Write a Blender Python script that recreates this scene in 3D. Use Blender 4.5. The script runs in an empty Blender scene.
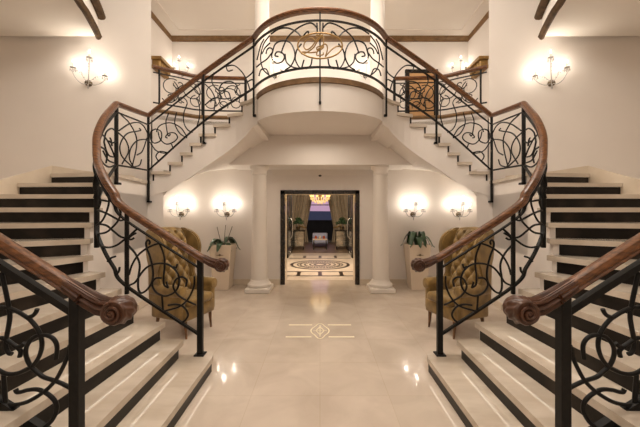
import bpy, bmesh, math, random
from mathutils import Vector, Matrix
random.seed(7)
R = math.radians
scn = bpy.context.scene
COL = scn.collection
F = 310.0           # focal length in pixels for a 640 wide frame
HZ = 212.0          # horizon row
EYE = 1.6
RISE = 0.165

# ------------------------------------------------------------------ materials
def mat(name, col, rough=0.5, metal=0.0, col2=None, scale=4.0, stretch=(1, 1, 1), bump=0.0, emit=None, estr=0.0,
        detail=4.0, spec=0.5, trans=0.0, sheen=0.0, lo=0.35, hi=0.7, coat=0.0):
    m = bpy.data.materials.new(name); m.use_nodes = True
    nt = m.node_tree; b = nt.nodes['Principled BSDF']
    b.inputs['Base Color'].default_value = (*col, 1)
    b.inputs['Roughness'].default_value = rough
    b.inputs['Metallic'].default_value = metal
    b.inputs['Specular IOR Level'].default_value = spec
    if trans: b.inputs['Transmission Weight'].default_value = trans
    if sheen: b.inputs['Sheen Weight'].default_value = sheen
    if coat: b.inputs['Coat Weight'].default_value = coat; b.inputs['Coat Roughness'].default_value = 0.15
    if emit: b.inputs['Emission Color'].default_value = (*emit, 1); b.inputs['Emission Strength'].default_value = estr
    tc = nt.nodes.new('ShaderNodeTexCoord'); mp = nt.nodes.new('ShaderNodeMapping')
    mp.inputs['Scale'].default_value = stretch
    nt.links.new(tc.outputs['Object'], mp.inputs['Vector'])
    nz = nt.nodes.new('ShaderNodeTexNoise'); nz.inputs['Scale'].default_value = scale; nz.inputs['Detail'].default_value = detail
    nt.links.new(mp.outputs['Vector'], nz.inputs['Vector'])
    if col2:
        cr = nt.nodes.new('ShaderNodeValToRGB')
        cr.color_ramp.elements[0].position = lo; cr.color_ramp.elements[0].color = (*col, 1)
        cr.color_ramp.elements[1].position = hi; cr.color_ramp.elements[1].color = (*col2, 1)
        nt.links.new(nz.outputs['Fac'], cr.inputs['Fac']); nt.links.new(cr.outputs['Color'], b.inputs['Base Color'])
    if bump:
        bp = nt.nodes.new('ShaderNodeBump'); bp.inputs['Strength'].default_value = bump; bp.inputs['Distance'].default_value = 0.01
        nt.links.new(nz.outputs['Fac'], bp.inputs['Height']); nt.links.new(bp.outputs['Normal'], b.inputs['Normal'])
    return m

M = {}
M['wall'] = mat('warm_white_plaster', (0.79, 0.725, 0.665), 0.7, col2=(0.81, 0.745, 0.685), scale=2, bump=0.03)
M['ceil'] = mat('ceiling_paint', (0.82, 0.765, 0.70), 0.75, col2=(0.83, 0.775, 0.71), scale=2)
M['tread'] = mat('cream_marble', (0.55, 0.46, 0.365), 0.10, col2=(0.67, 0.58, 0.48), scale=1.3, stretch=(1.5, 6, 6), detail=8)
M['stone'] = mat('beige_stone_trim', (0.66, 0.55, 0.42), 0.3, col2=(0.76, 0.66, 0.53), scale=2.5, detail=7)
M['riser'] = mat('dark_marble', (0.010, 0.0075, 0.006), 0.3, col2=(0.045, 0.033, 0.024), scale=3.5, detail=9, lo=0.48, hi=0.8, spec=.22)
M['iron'] = mat('black_iron', (0.006, 0.0055, 0.005), 0.45, col2=(0.011, 0.010, 0.009), scale=30, spec=0.22)
M['wood'] = mat('varnished_timber', (0.070, 0.026, 0.009), 0.36, col2=(0.235, 0.092, 0.031), scale=6, stretch=(2, 9, 9), detail=6, coat=0.08)
M['carved'] = mat('carved_timber', (0.045, 0.016, 0.007), 0.4, col2=(0.105, 0.038, 0.016), scale=14, detail=6, coat=0.04, bump=0.15)
M['mould'] = mat('brown_moulding', (0.15, 0.08, 0.03), 0.4, col2=(0.24, 0.135, 0.055), scale=10, detail=5)
M['rim'] = mat('dark_timber_moulding', (0.06, 0.032, 0.012), 0.6, spec=.2, col2=(0.14, 0.08, 0.034), scale=9, detail=5)
M['gold'] = mat('aged_gold', (0.34, 0.20, 0.06), 0.4, metal=0.4, col2=(0.24, 0.135, 0.04), scale=20)
M['brass'] = mat('pale_brass_inlay', (0.92, 0.82, 0.58), 0.4, col2=(0.95, 0.86, 0.66), scale=9)
M['velvet'] = mat('mustard_velvet', (0.17, 0.098, 0.02), 0.5, col2=(0.33, 0.20, 0.052), scale=7, detail=5, sheen=0.25)
M['leg'] = mat('walnut_leg', (0.13, 0.06, 0.022), 0.35, col2=(0.2, 0.095, 0.04), scale=20)
M['planter'] = mat('cream_lacquer', (0.66, 0.54, 0.41), 0.25, col2=(0.70, 0.58, 0.45), scale=3)
M['leaf'] = mat('dark_green_leaf', (0.012, 0.035, 0.012), 0.35, col2=(0.04, 0.09, 0.03), scale=9)
M['stem'] = mat('brown_stem', (0.10, 0.07, 0.04), 0.6, col2=(0.16, 0.12, 0.07), scale=30)
M['bronze'] = mat('dark_bronze', (0.10, 0.07, 0.035), 0.35, metal=0.7, col2=(0.16, 0.11, 0.06), scale=20)
M['crystal'] = mat('clear_crystal', (0.95, 0.93, 0.9), 0.05, col2=(0.9, 0.85, 0.8), scale=60, trans=0.6, spec=0.8)
M['candle'] = mat('ivory_candle', (0.85, 0.8, 0.7), 0.5, col2=(0.8, 0.74, 0.62), scale=30)
M['flame'] = mat('lit_bulb', (1, 0.95, 0.85), 0.3, emit=(1, 0.92, 0.80), estr=22, col2=(1, 0.9, 0.8))
M['led'] = mat('warm_light_strip', (1, .95, .85), .4, emit=(1, .92, .78), estr=4.0, col2=(.95, .9, .8), scale=30)
M['crown'] = mat('pale_plaster_detail', (0.80, 0.735, 0.66), 0.6, col2=(0.82, 0.75, 0.68), scale=5)
M['frame'] = mat('black_lacquer', (0.014, 0.011, 0.009), 0.2, col2=(0.03, 0.022, 0.016), scale=12)
M['tan'] = mat('tan_canvas', (0.50, 0.27, 0.11), 0.6, col2=(0.62, 0.36, 0.16), scale=3)
M['curtain'] = mat('beige_curtain', (0.42, 0.34, 0.25), 0.75, col2=(0.50, 0.41, 0.31), scale=5)
M['glass'] = mat('smoked_glass', (0.05, 0.05, 0.055), 0.06, col2=(0.07, 0.07, 0.075), scale=1, spec=0.7)
M['steel'] = mat('brushed_steel', (0.6, 0.58, 0.55), 0.25, metal=1.0, col2=(0.7, 0.68, 0.65), scale=40)
M['sky'] = mat('dusk_sky', (0.4, 0.28, 0.35), 0.9, emit=(0.40, 0.24, 0.34), estr=1.0, col2=(0.4, 0.3, 0.38), scale=1)
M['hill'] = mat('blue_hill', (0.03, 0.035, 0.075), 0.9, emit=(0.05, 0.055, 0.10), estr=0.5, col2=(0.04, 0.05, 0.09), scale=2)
M['hedge'] = mat('night_hedge', (0.008, 0.008, 0.012), 0.9, col2=(0.014, 0.014, 0.02), scale=3)
M['cloth'] = mat('pale_grey_upholstery', (0.42, 0.44, 0.60), 0.7, col2=(0.48, 0.49, 0.66), scale=8)
M['mirror'] = mat('mirrored_front', (0.45, 0.42, 0.36), 0.12, metal=0.9, col2=(0.3, 0.27, 0.22), scale=7)
M['rug'] = mat('brown_lobby_floor', (0.16, 0.10, 0.06), 0.4, col2=(0.22, 0.145, 0.09), scale=3)
M['tessera'] = mat('dark_mosaic', (0.02, 0.012, 0.008), 0.3, col2=(0.05, 0.03, 0.018), scale=20)
M['red'] = mat('red_fruit', (0.35, 0.05, 0.02), 0.4, col2=(0.45, 0.12, 0.04), scale=20)

def floor_mat(rough=.09):
    m = bpy.data.materials.new('polished_marble_tiles'); m.use_nodes = True
    nt = m.node_tree; b = nt.nodes['Principled BSDF']; L = nt.links.new; N = nt.nodes.new
    tc = N('ShaderNodeTexCoord'); mp = N('ShaderNodeMapping'); L(tc.outputs['Object'], mp.inputs['Vector'])
    mp.inputs['Location'].default_value = (0.0, 0.3, 0)
    br = N('ShaderNodeTexBrick'); br.offset = 0.0; br.squash = 1.0
    br.inputs['Scale'].default_value = 1.0; br.inputs['Brick Width'].default_value = 0.6; br.inputs['Row Height'].default_value = 0.6
    br.inputs['Mortar Size'].default_value = 0.0035; br.inputs['Mortar Smooth'].default_value = 0.3; br.inputs['Bias'].default_value = 0.0
    br.inputs['Color1'].default_value = (0.585, 0.495, 0.405, 1); br.inputs['Color2'].default_value = (0.615, 0.52, 0.43, 1)
    br.inputs['Mortar'].default_value = (0.55, 0.455, 0.355, 1)
    L(mp.outputs['Vector'], br.inputs['Vector'])
    nz = N('ShaderNodeTexNoise'); nz.inputs['Scale'].default_value = 2.2; nz.inputs['Detail'].default_value = 9; nz.inputs['Distortion'].default_value = 0.8
    L(tc.outputs['Object'], nz.inputs['Vector'])
    cr = N('ShaderNodeValToRGB'); cr.color_ramp.elements[0].color = (0.88, 0.86, 0.84, 1); cr.color_ramp.elements[1].color = (1.08, 1.08, 1.08, 1)
    cr.color_ramp.elements[0].position = 0.3; cr.color_ramp.elements[1].position = 0.7
    L(nz.outputs['Fac'], cr.inputs['Fac'])
    mx = N('ShaderNodeMix'); mx.data_type = 'RGBA'; mx.blend_type = 'MULTIPLY'; mx.inputs['Factor'].default_value = 1
    L(br.outputs['Color'], mx.inputs['A']); L(cr.outputs['Color'], mx.inputs['B']); L(mx.outputs['Result'], b.inputs['Base Color'])
    b.inputs['Roughness'].default_value = rough
    return m
M['floor'] = floor_mat()
M['lobbyfloor'] = floor_mat(.38)

# ------------------------------------------------------------------ mesh builder
class MB:
    def __init__(s): s.v = []; s.f = []
    def face(s, pts):
        i = len(s.v); s.v += [tuple(p) for p in pts]; s.f.append(tuple(range(i, i + len(pts)))); return s
    def add(s, vs, fs, mx=None):
        i = len(s.v); s.v += [tuple(mx @ Vector(p)) if mx else tuple(p) for p in vs]; s.f += [tuple(i + k for k in f) for f in fs]; return s
    def box(s, lo, hi, mx=None):
        (a, b, c), (d, e, f) = lo, hi
        return s.add([(a,b,c),(d,b,c),(d,e,c),(a,e,c),(a,b,f),(d,b,f),(d,e,f),(a,e,f)],
                     [(0,3,2,1),(4,5,6,7),(0,1,5,4),(1,2,6,5),(2,3,7,6),(3,0,4,7)], mx)
    def rbox(s, lo, hi, bev, seg=2, mx=None):
        bm = bmesh.new(); bmesh.ops.create_cube(bm, size=1)
        for v in bm.verts:
            v.co = Vector([(lo[k] + hi[k]) / 2 + v.co[k] * (hi[k] - lo[k]) for k in range(3)])
        bmesh.ops.bevel(bm, geom=list(bm.edges), offset=bev, segments=seg, profile=0.5, affect='EDGES')
        return s.bm(bm, mx)
    def bm(s, bm, mx=None):
        bm.verts.index_update()
        s.add([v.co[:] for v in bm.verts], [[v.index for v in f.verts] for f in bm.faces], mx); bm.free(); return s
    def prism(s, poly, z0, z1, mx=None):
        # poly in plan (x,y); z0/z1 numbers or per-vertex lists
        n = len(poly)
        A = sum(poly[i][0] * poly[(i+1) % n][1] - poly[(i+1) % n][0] * poly[i][1] for i in range(n))
        if not isinstance(z0, (list, tuple)): z0 = [z0] * n
        if not isinstance(z1, (list, tuple)): z1 = [z1] * n
        if A < 0: poly = poly[::-1]; z0 = z0[::-1]; z1 = z1[::-1]
        vs = [(p[0], p[1], z) for p, z in zip(poly, z0)] + [(p[0], p[1], z) for p, z in zip(poly, z1)]
        fs = [tuple(range(n - 1, -1, -1)), tuple(range(n, 2 * n))] + [(i, (i+1) % n, n + (i+1) % n, n + i) for i in range(n)]
        return s.add(vs, fs, mx)
    def tube(s, pts, r, seg=6, cap=True):
        P = [Vector(p) for p in pts]; n = len(P)
        if n < 2: return s
        rr = r if isinstance(r, (list, tuple)) else [r] * n
        T = [((P[min(i+1, n-1)] - P[max(i-1, 0)])).normalized() for i in range(n)]
        up = Vector((0, 0, 1)) if abs(T[0].z) < 0.9 else Vector((0, 1, 0))
        side = T[0].cross(up).normalized(); vs = []
        for i in range(n):
            side = (side - T[i] * side.dot(T[i])).normalized(); u = T[i].cross(side)
            for k in range(seg):
                a = 2 * math.pi * k / seg
                vs.append(P[i] + (side * math.cos(a) + u * math.sin(a)) * rr[i])
        fs = [(i*seg + k, i*seg + (k+1) % seg, (i+1)*seg + (k+1) % seg, (i+1)*seg + k) for i in range(n-1) for k in range(seg)]
        if cap: fs += [tuple(range(seg - 1, -1, -1)), tuple((n-1)*seg + k for k in range(seg))]
        return s.add(vs, fs)
    def sweep(s, pts, prof, scale=None, cap=True, level=False):
        # profile (a = sideways, b = up) swept along pts with an upright frame
        P = [Vector(p) for p in pts]; n = len(P); m = len(prof); vs = []
        for i in range(n):
            T = (P[min(i+1, n-1)] - P[max(i-1, 0)]).normalized()
            sd = T.cross(Vector((0, 0, 1)))
            sd = sd.normalized() if sd.length > 1e-4 else Vector((0, 1, 0))
            u = Vector((0, 0, 1)) if level else sd.cross(T).normalized()
            sc = scale[i] if scale else 1.0
            if not isinstance(sc, (tuple, list)): sc = (sc, sc)
            # widen mitres in plan
            k = 1.0
            if 0 < i < n - 1:
                d1 = (P[i] - P[i-1]); d2 = (P[i+1] - P[i]); d1.z = d2.z = 0
                if d1.length > 1e-5 and d2.length > 1e-5:
                    k = 1 / max(0.6, math.cos(d1.angle(d2) / 2))
            for a, b in prof: vs.append(P[i] + sd * a * sc[0] * k + u * b * sc[1])
        fs = [(i*m + k, i*m + (k+1) % m, (i+1)*m + (k+1) % m, (i+1)*m + k) for i in range(n-1) for k in range(m)]
        if cap: fs += [tuple(range(m - 1, -1, -1)), tuple((n-1)*m + k for k in range(m))]
        return s.add(vs, fs)
    def lathe(s, prof, seg=24, mx=None):
        m = len(prof); vs = [(r * math.cos(2*math.pi*k/seg), r * math.sin(2*math.pi*k/seg), z) for k in range(seg) for r, z in prof]
        fs = [(k*m + i, ((k+1) % seg)*m + i, ((k+1) % seg)*m + i + 1, k*m + i + 1) for k in range(seg) for i in range(m-1)]
        fs += [tuple(k*m for k in range(seg-1, -1, -1)), tuple(k*m + m - 1 for k in range(seg))]
        return s.add(vs, fs, mx)
    def ball(s, c, r, seg=8, sc=(1, 1, 1)):
        prof = [(max(1e-4, math.sin(math.pi*i/seg)) * r, -math.cos(math.pi*i/seg) * r) for i in range(seg+1)]
        return s.lathe(prof, seg + 2, Matrix.Translation(c) @ Matrix.Diagonal((*sc, 1)))
    def build(s, name, m, parent=None, mir=False, smooth=38, fix=True, weld=True):
        off = Vector((0, 0, 0))
        if parent is not None and parent.get('_world'): off = Vector(parent['_world'])
        vs = [(-x if mir else x, y, z) for x, y, z in s.v]
        vs = [(x - off.x, y - off.y, z - off.z) for x, y, z in vs]
        me = bpy.data.meshes.new(name); me.from_pydata(vs, [], s.f)
        bm = bmesh.new(); bm.from_mesh(me)
        if weld: bmesh.ops.remove_doubles(bm, verts=bm.verts, dist=1e-5)
        if fix: bmesh.ops.recalc_face_normals(bm, faces=bm.faces)
        elif mir: bmesh.ops.reverse_faces(bm, faces=bm.faces)
        bm.to_mesh(me); bm.free()
        if smooth:
            me.shade_smooth(); me.set_sharp_from_angle(angle=R(smooth))
        me.materials.append(m)
        o = bpy.data.objects.new(name, me); COL.objects.link(o)
        if parent is not None:
            o.parent = parent
            if parent.get('_world'): o['_world'] = parent['_world']
        return o

def tag(o, label=None, cat=None, group=None, kind=None):
    if label: o['label'] = label
    if cat: o['category'] = cat
    if group: o['group'] = group
    if kind: o['kind'] = kind
    return o
def thing(name, loc, label, cat, rz=0.0, group=None, world=True):
    o = bpy.data.objects.new(name, None); COL.objects.link(o); o.empty_display_size = 0.1
    o.location = loc; o.rotation_euler = (0, 0, rz)
    if world: o['_world'] = tuple(loc)     # children given in world coordinates
    return tag(o, label, cat, group)
def copy_tree(o, parent=None):
    c = o.copy(); COL.objects.link(c); c.parent = parent
    for ch in list(o.children): copy_tree(ch, c)
    return c
def struct(o): o['kind'] = 'structure'; return o
def crom(pts, n=7):
    P = [Vector(p) for p in pts]
    if len(P) < 3: return P
    out = []
    for i in range(len(P) - 1):
        p0 = P[i-1] if i else P[i] * 2 - P[i+1]; p1 = P[i]; p2 = P[i+1]; p3 = P[i+2] if i + 2 < len(P) else P[i+1] * 2 - P[i]
        for k in range(n):
            t = k / n
            out.append(0.5 * ((2*p1) + (p2 - p0)*t + (2*p0 - 5*p1 + 4*p2 - p3)*t*t + (3*p1 - p0 - 3*p2 + p3)*t*t*t))
    out.append(P[-1]); return out
def T(n): return RISE * n
SIDES = ((False, 'left'), (True, 'right'))

# ------------------------------------------------------------------ setting: floor, walls, ceilings
b = MB(); b.box((-7, -3, -0.1), (7, 7.3, 0)); struct(b.build('floor', M['floor'], smooth=0))
b = MB(); b.box((-7, -3.1, 0), (7, -3, 6.5)); struct(b.build('wall_front', M['wall'], smooth=0))
for mir, side in SIDES:
    b = MB(); b.box((-7.1, -3, 0), (-7, 6.0, 6.5)); struct(b.build('wall_' + side, M['wall'], mir=mir, smooth=0))

# upper stair wall: gently curved plan, ends at the gallery opening
UW = [(-7, 5.36), (-6.2, 5.37), (-5.5, 5.40), (-4.9, 5.46), (-4.4, 5.55), (-3.9, 5.68), (-3.5, 5.80), (-3.215, 5.90)]
UWs = crom([(x, y, 0) for x, y in UW], 5)
for mir, side in SIDES:
    b = MB()
    poly = [(p.x, p.y) for p in UWs] + [(-3.36, 6.1), (-7, 6.1)]
    b.prism(poly, 0, 6.45); struct(b.build('wall_stair_' + side, M['wall'], mir=mir, smooth=25))

# door wall under the gallery (thick, with the doorway cut out), gallery floor slab above it
DW = 6.85
b = MB()
b.box((-4.2, DW, 0), (-0.87, 7.3, 3.2)); b.box((0.87, DW, 0), (4.2, 7.3, 3.2)); b.box((-0.87, DW, 2.075), (0.87, 7.3, 3.2))
struct(b.build('wall_back', M['wall'], smooth=0))
b = MB(); b.box((-4.2, 6.1, 2.53), (4.2, DW - 0.002, 3.2))
bb = MB(); bb.box((-1.80, 6.1, 2.53), (1.80, DW - 0.002, 3.2)); struct(bb.build('trim_1', M['wall'], smooth=0))
b = MB(); b.box((-1.06, DW - 0.05, 2.46), (1.06, DW - 0.003, 2.53)); b.box((-1.04, DW - 0.03, 2.41), (1.04, DW - 0.003, 2.46))
struct(b.build('trim_2', M['crown'], smooth=0))
for i, (x0, x1) in enumerate(((-3.9, -0.88), (0.88, 3.9))):
    b = MB(); b.box((x0, DW - 0.03, 0), (x1, DW - 0.002, 0.12)); struct(b.build('baseboard_back_' + ('left', 'right')[i], M['stone'], smooth=0))

# gallery floor with the half-round balcony
CX, CY, RB = 0.0, 5.394, 1.094
GF = T(21)
arc = [(-RB * math.cos(R(a)), CY - RB * math.sin(R(a))) for a in range(25, 156, 5)]
NECK = [(-1.84, 5.44), (-1.70, 5.43), (-1.58, 5.41), (-1.45, 5.37), (-1.33, 5.30), (-1.20, 5.20), (-1.09, 5.08), (-0.995, 4.935)]   # stringer face flowing into the balcony
def yfront(x):
    if x <= NECK[0][0]: return 5.44
    for (a, c), (d, e) in zip(NECK, NECK[1:]):
        if x <= d: return c + (e - c) * (x - a) / (d - a)
    return NECK[-1][1]
def gallery_poly(): return arc + [(1.09, 5.08), (1.33, 5.32), (1.535, 6.43), (2.5, 6.35), (2.8, 6.15), (3.2, 5.92), (4.2, 6.0), (4.2, 8.7), (-4.2, 8.7), (-4.2, 6.0), (-3.2, 5.92), (-2.8, 6.15), (-2.5, 6.35), (-1.535, 6.43), (-1.33, 5.32), (-1.09, 5.08)]
b = MB(); b.prism(gallery_poly(), 3.385, GF - 0.002); struct(b.build('floor_gallery', M['tread'], smooth=20))
b = MB(); bp = arc + [(1.0, 6.42), (-1.0, 6.42)]; b.prism(bp, [3.0 + .13 * min(1, (y - 4.3) / 1.8) for x, y in bp], 3.384); struct(b.build('wall_balcony', M['wall'], smooth=20))
prof = [(-0.02, -0.035), (0.0, -0.04), (0.035, -0.03), (0.045, -0.005), (0.03, 0.012), (0.045, 0.03), (0.04, 0.037), (-0.02, 0.037)]
b = MB(); b.sweep([(x * 1.0, y, GF - 0.036) for x, y in arc], [(-p[0], p[1]) for p in prof][::-1], level=True)
struct(b.build('trim_3', M['mould'], smooth=30))
# gallery walls and ceiling
b = MB(); b.box((-4.2, 8.6, 3.3), (4.2, 8.75, 6.5)); struct(b.build('wall_gallery_back', M['wall'], smooth=0))
for mir, side in SIDES:
    b = MB(); b.box((-4.25, 6.1, 3.3), (-4.1, 8.6, 6.5)); struct(b.build('wall_gallery_' + side, M['wall'], mir=mir, smooth=0))
b = MB(); b.box((-7, -3, 6.43), (7, 8.75, 6.55)); struct(b.build('ceiling', M['ceil'], smooth=0))
cprof = [(0, -0.11), (0.03, -0.11), (0.035, -0.07), (0.075, -0.03), (0.085, 0.0), (0, 0)]
b = MB(); b.sweep([(-4.1, 6.1, 6.43), (-4.1, 8.6, 6.43), (4.1, 8.6, 6.43), (4.1, 6.1, 6.43)], cprof, level=True)
struct(b.build('trim_4', M['mould'], smooth=30))
b = MB(); b.sweep([(-3.75, 6.1, 6.43), (-3.75, 8.25, 6.43), (3.75, 8.25, 6.43), (3.75, 6.1, 6.43)], [(0, -0.02), (0.04, -0.02), (0.04, 0), (0, 0)], level=True)
struct(b.build('trim_9', M['crown'], smooth=30))

# lower hall ceiling with its big oval void and two timber mouldings round the rim
ZC, YE = 4.65, 5.38
rim = crom([(-3.85, YE, 0), (-3.72, 5.1, 0), (-3.55, 4.68, 0), (-3.48, 4.46, 0), (-3.25, 3.9, 0), (-2.85, 3.2, 0), (-2.2, 2.5, 0), (-1.2, 2.0, 0), (0, 1.82, 0)], 5)
b = MB()
for mir in (1, -1):
    for i in range(len(rim) - 1):
        p, q = rim[i], rim[i+1]
        # strip from the rim out to the side wall
        b.prism([(mir*p.x, p.y), (mir*q.x, q.y), (mir*-7, q.y), (mir*-7, p.y)], ZC, ZC + 0.42)
b.box((-7, -3, ZC), (7, 1.82, ZC + 0.42))
struct(b.build('ceiling_lower', M['ceil'], smooth=0))
full = rim + [Vector((-p.x, p.y, 0)) for p in rim[-2::-1]]
mp = [(0.03, 0.0), (0.03, -0.05), (0.0, -0.065), (-0.03, -0.05), (-0.045, -0.02), (-0.06, 0.0)]
b = MB(); b.sweep([(p.x, p.y, ZC) for p in full], mp, level=True); struct(b.build('trim_5', M['rim'], smooth=30))
mp2 = [(-0.0, -0.04), (-0.04, -0.05), (-0.09, -0.03), (-0.11, 0.0), (-0.11, 0.03), (-0.0, 0.03)]
b = MB(); b.sweep([(p.x, p.y, ZC + 0.34) for p in full], mp2, level=True); struct(b.build('trim_6', M['rim'], smooth=30))

# ------------------------------------------------------------------ staircases
I = {1: (-1.09, 3.12), 2: (-1.39, 3.05), 3: (-1.59, 3.09), 4: (-1.86, 3.10), 5: (-2.04, 3.11), 6: (-2.22, 3.13), 7: (-2.37, 3.17), 8: (-2.43, 3.23),
     9: (-2.48, 3.34), 10: (-2.58, 3.54), 11: (-2.69, 3.78), 12: (-2.79, 4.03), 13: (-2.865, 4.28)}
O = {1: (-1.09, 1.58), 2: (-1.355, 1.58), 3: (-1.66, 1.58), 4: (-1.93, 1.58), 5: (-2.10, 1.58), 6: (-2.47, 1.58), 7: (-3.0, 1.66), 8: (-3.75, 2.42),
     9: (-4.0, 2.95), 10: (-4.08, 3.45), 11: (-4.05, 3.80), 12: (-3.97, 4.10), 13: (-3.84, 4.44)}
LAND = [I[13], (-2.96, 4.9), (-3.03, 5.44), (-2.93, 5.47), (-3.16, 5.86), (-3.5, 5.70), (-3.74, 5.2), O[13]]
X2 = {14: -2.92, 15: -2.63, 16: -2.42, 17: -2.25, 18: -2.09, 19: -1.84, 20: -1.58, 21: -1.33}
YF = 5.44
def yback(x):
    pts = [(-3.2, 5.9), (-2.8, 6.12), (-2.5, 6.32), (-1.535, 6.42), (-1.0, 6.42)]
    for (a, c), (d, e) in zip(pts, pts[1:]):
        if x <= d: return c + (e - c) * max(0, (x - a)) / (d - a)
    return 6.42
def zsof(x): return max(1.9, min(3.0, 1.9 + (x + 2.75) * (3.0 - 1.9) / (2.75 - 1.10)))
def zsb(x): return zsof(x) + max(0, -1.76 - x) * 0.42 + .13 * max(0, min(1, (x + 1.76) / .76))
def lerp2(p, q, t): return (p[0] + (q[0]-p[0])*t, p[1] + (q[1]-p[1])*t)
def shift(p, q, d):     # move p away from q's side: unit step back along travel
    return p
for mir, side in SIDES:
    st = thing('staircase', ((2 if mir else -2), 2.6, 0),
               'curved marble staircase rising along the %s wall, cream treads and black risers' % side, 'staircase', group='twin staircases')
    body = MB(); TH = 0.052
    for n in range(1, 13):
        i0, i1, o1, o0 = I[n], I[n+1], O[n+1], O[n]
        # direction of travel for the nosing overhang
        mi, mo = Vector((*i0, 0)), Vector((*o0, 0))
        ln = (mo - mi).normalized(); fw = Vector((ln.y, -ln.x, 0))
        nx = (Vector((*i1, 0)) + Vector((*o1, 0))) / 2 - (mi + mo) / 2
        if fw.dot(nx) < 0: fw = -fw
        ov = fw * 0.032
        body.prism([i0, i1, o1, o0], 0 if n < 13 else 0, T(n) - TH)
        ic = Vector((*i0, 0)) - ov; oc = Vector((*o0, 0)) - ov
        bk = fw * 0.02
        ie = Vector((*i1, 0)) + bk; oe = Vector((*o1, 0)) + bk
        t = MB()
        if n == 1:
            cx = [(-1.062, 1.58), (-1.062, 3.05), (-1.075, 3.12), (-1.11, 3.19), (-1.17, 3.23), (-1.24, 3.235), (-1.32, 3.20), (ie.x, 3.12), (oe.x, oe.y)]
            t.prism(cx, T(1) - TH, T(1)); body.prism([(-1.09, 1.6), (-1.09, 3.05), (-1.13, 3.16), (-1.2, 3.2), (-1.3, 3.17), (-1.34, 3.1)], 0, T(1) - TH)
        else:
            e = (mi - mo).normalized() * 0.03
            t.prism([(ic.x + e.x, ic.y + e.y), (ie.x + e.x, ie.y + e.y), (oe.x, oe.y), (oc.x, oc.y)], T(n) - TH, T(n))
        t.build('tread', M['tread'], st, mir, smooth=0)
        if n <= 6:
            ls = MB(); e0 = mi - fw * .009 + ln * .06; e1 = mo - fw * .009
            ls.prism([(e0.x - fw.x*.005, e0.y - fw.y*.005), (e1.x - fw.x*.005, e1.y - fw.y*.005), (e1.x + fw.x*.003, e1.y + fw.y*.003), (e0.x + fw.x*.003, e0.y + fw.y*.003)], T(n) - TH - .002, T(n) - TH - .0004)
            ls.build('light_strip', M['led'], st, mir, smooth=0)
        # riser slab below nosing n
        r = MB(); w = (mo - mi).length; a = mi + ln * (0.05 if n > 5 else 0.012); c = mo
        f2 = fw * 0.012
        r.prism([(a.x - fw.x*.004, a.y - fw.y*.004), (c.x - fw.x*.004, c.y - fw.y*.004), (c.x + f2.x, c.y + f2.y), (a.x + f2.x, a.y + f2.y)], T(n-1) + 0.001, T(n) - TH - 0.001)
        r.build('riser', M['riser'], st, mir, smooth=0)
    # landing
    body.prism(LAND, 1.0, T(13) - TH)
    LW = [I[13], (-2.96, 4.9), (-3.03, 5.44), (-2.76, 5.46), (-2.85, 5.55), (-3.7, 6.84), (-4.2, 6.84), (-4.2, 5.2), O[13]]
    body.prism(LW, 0, 1.885)
    t = MB(); L2 = [(I[13][0] + 0.03, I[13][1] - 0.02)] + [(-2.93, 4.9), (-3.0, 5.41)] + LAND[3:-1] + [(O[13][0], O[13][1] - 0.03)]
    t.prism(L2, T(13) - TH, T(13)); t.build('landing', M['tread'], st, mir, smooth=0)
    r = MB(); a, c = I[13], O[13]; r.prism([(a[0] - 0.05, a[1] - 0.005), (c[0] + 0.0, c[1] - 0.005), (c[0], c[1] + 0.02), (a[0] - 0.05, a[1] + 0.02)], T(12) + 0.001, T(13) - TH - 0.001)
    r.build('riser', M['riser'], st, mir, smooth=0)
    # upper flight
    skew = {14: 0.30, 15: 0.05, 16: 0.02}
    for n in range(14, 21):
        x0, x1 = X2[n], X2[n+1]
        s0, s1 = skew.get(n, 0), skew.get(n+1, 0)
        K = 4 if n > 17 else 1
        for q in range(K):
            xa, xb = x0 + (x1 - x0) * q / K, x0 + (x1 - x0) * (q + 1) / K
            p = [(xa, yfront(xa)), (xb, yfront(xb)), (xb - s1, yback(xb - s1)), (xa - s0, yback(xa - s0))]
            body.prism(p, [zsof(xa), zsof(xb), zsb(xb), zsb(xa)], T(n) - TH)
        t = MB(); t.prism([(x0 - 0.03, yfront(x0) - 0.03), (x1 + 0.02, yfront(x1) - 0.03), (x1 + 0.02 - s1, yback(x1 - s1)), (x0 - 0.03 - s0, yback(x0 - s0))], T(n) - TH, T(n))
        t.build('tread', M['tread'], st, mir, smooth=0)
        r = MB(); r.prism([(x0 - 0.014, yfront(x0) - 0.008), (x0 + 0.014, yfront(x0) - 0.008), (x0 + 0.014 - s0, yback(x0 - s0)), (x0 - 0.014 - s0, yback(x0 - s0))], T(n-1) + 0.001, T(n) - TH - 0.001)
        r.build('riser', M['riser'], st, mir, smooth=0)
    x0 = X2[21]
    r = MB(); r.prism([(x0 - 0.014, yfront(x0) - 0.008), (x0 + 0.014, yfront(x0) - 0.008), (x0 + 0.014, 6.42), (x0 - 0.014, 6.42)], T(20) + 0.001, T(21) - TH - 0.001)
    r.build('riser', M['riser'], st, mir, smooth=0)
    t = MB(); t.prism([(x0 - 0.03, yfront(x0) - 0.03)] + [(x, y - 0.03) for x, y in NECK[5:7]] + [(-1.0, 4.97), (-1.0, 6.42), (x0 - 0.03, 6.42)], T(21) - TH, T(21) - 0.0005); t.build('tread', M['tread'], st, mir, smooth=0)
    for q in range(6):
        xa, xb = x0 + (-0.995 - x0) * q / 6, x0 + (-0.995 - x0) * (q + 1) / 6
        body.prism([(xa, yfront(xa)), (xb, yfront(xb)), (xb, 6.42), (xa, 6.42)], [zsof(xa), zsof(xb), zsof(xb), zsof(xa)], T(21) - TH - 0.001)
    # soffit under the winders next to the wall end
    body.prism([(-2.76, 5.46), (-2.92, 5.44), (-3.03, 5.44), (-3.2, 5.85), (-3.2, 6.15), (-2.76, 6.15)], [1.88, 1.88, 1.88, 2.0, 2.30, 2.30], 2.35)
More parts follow.
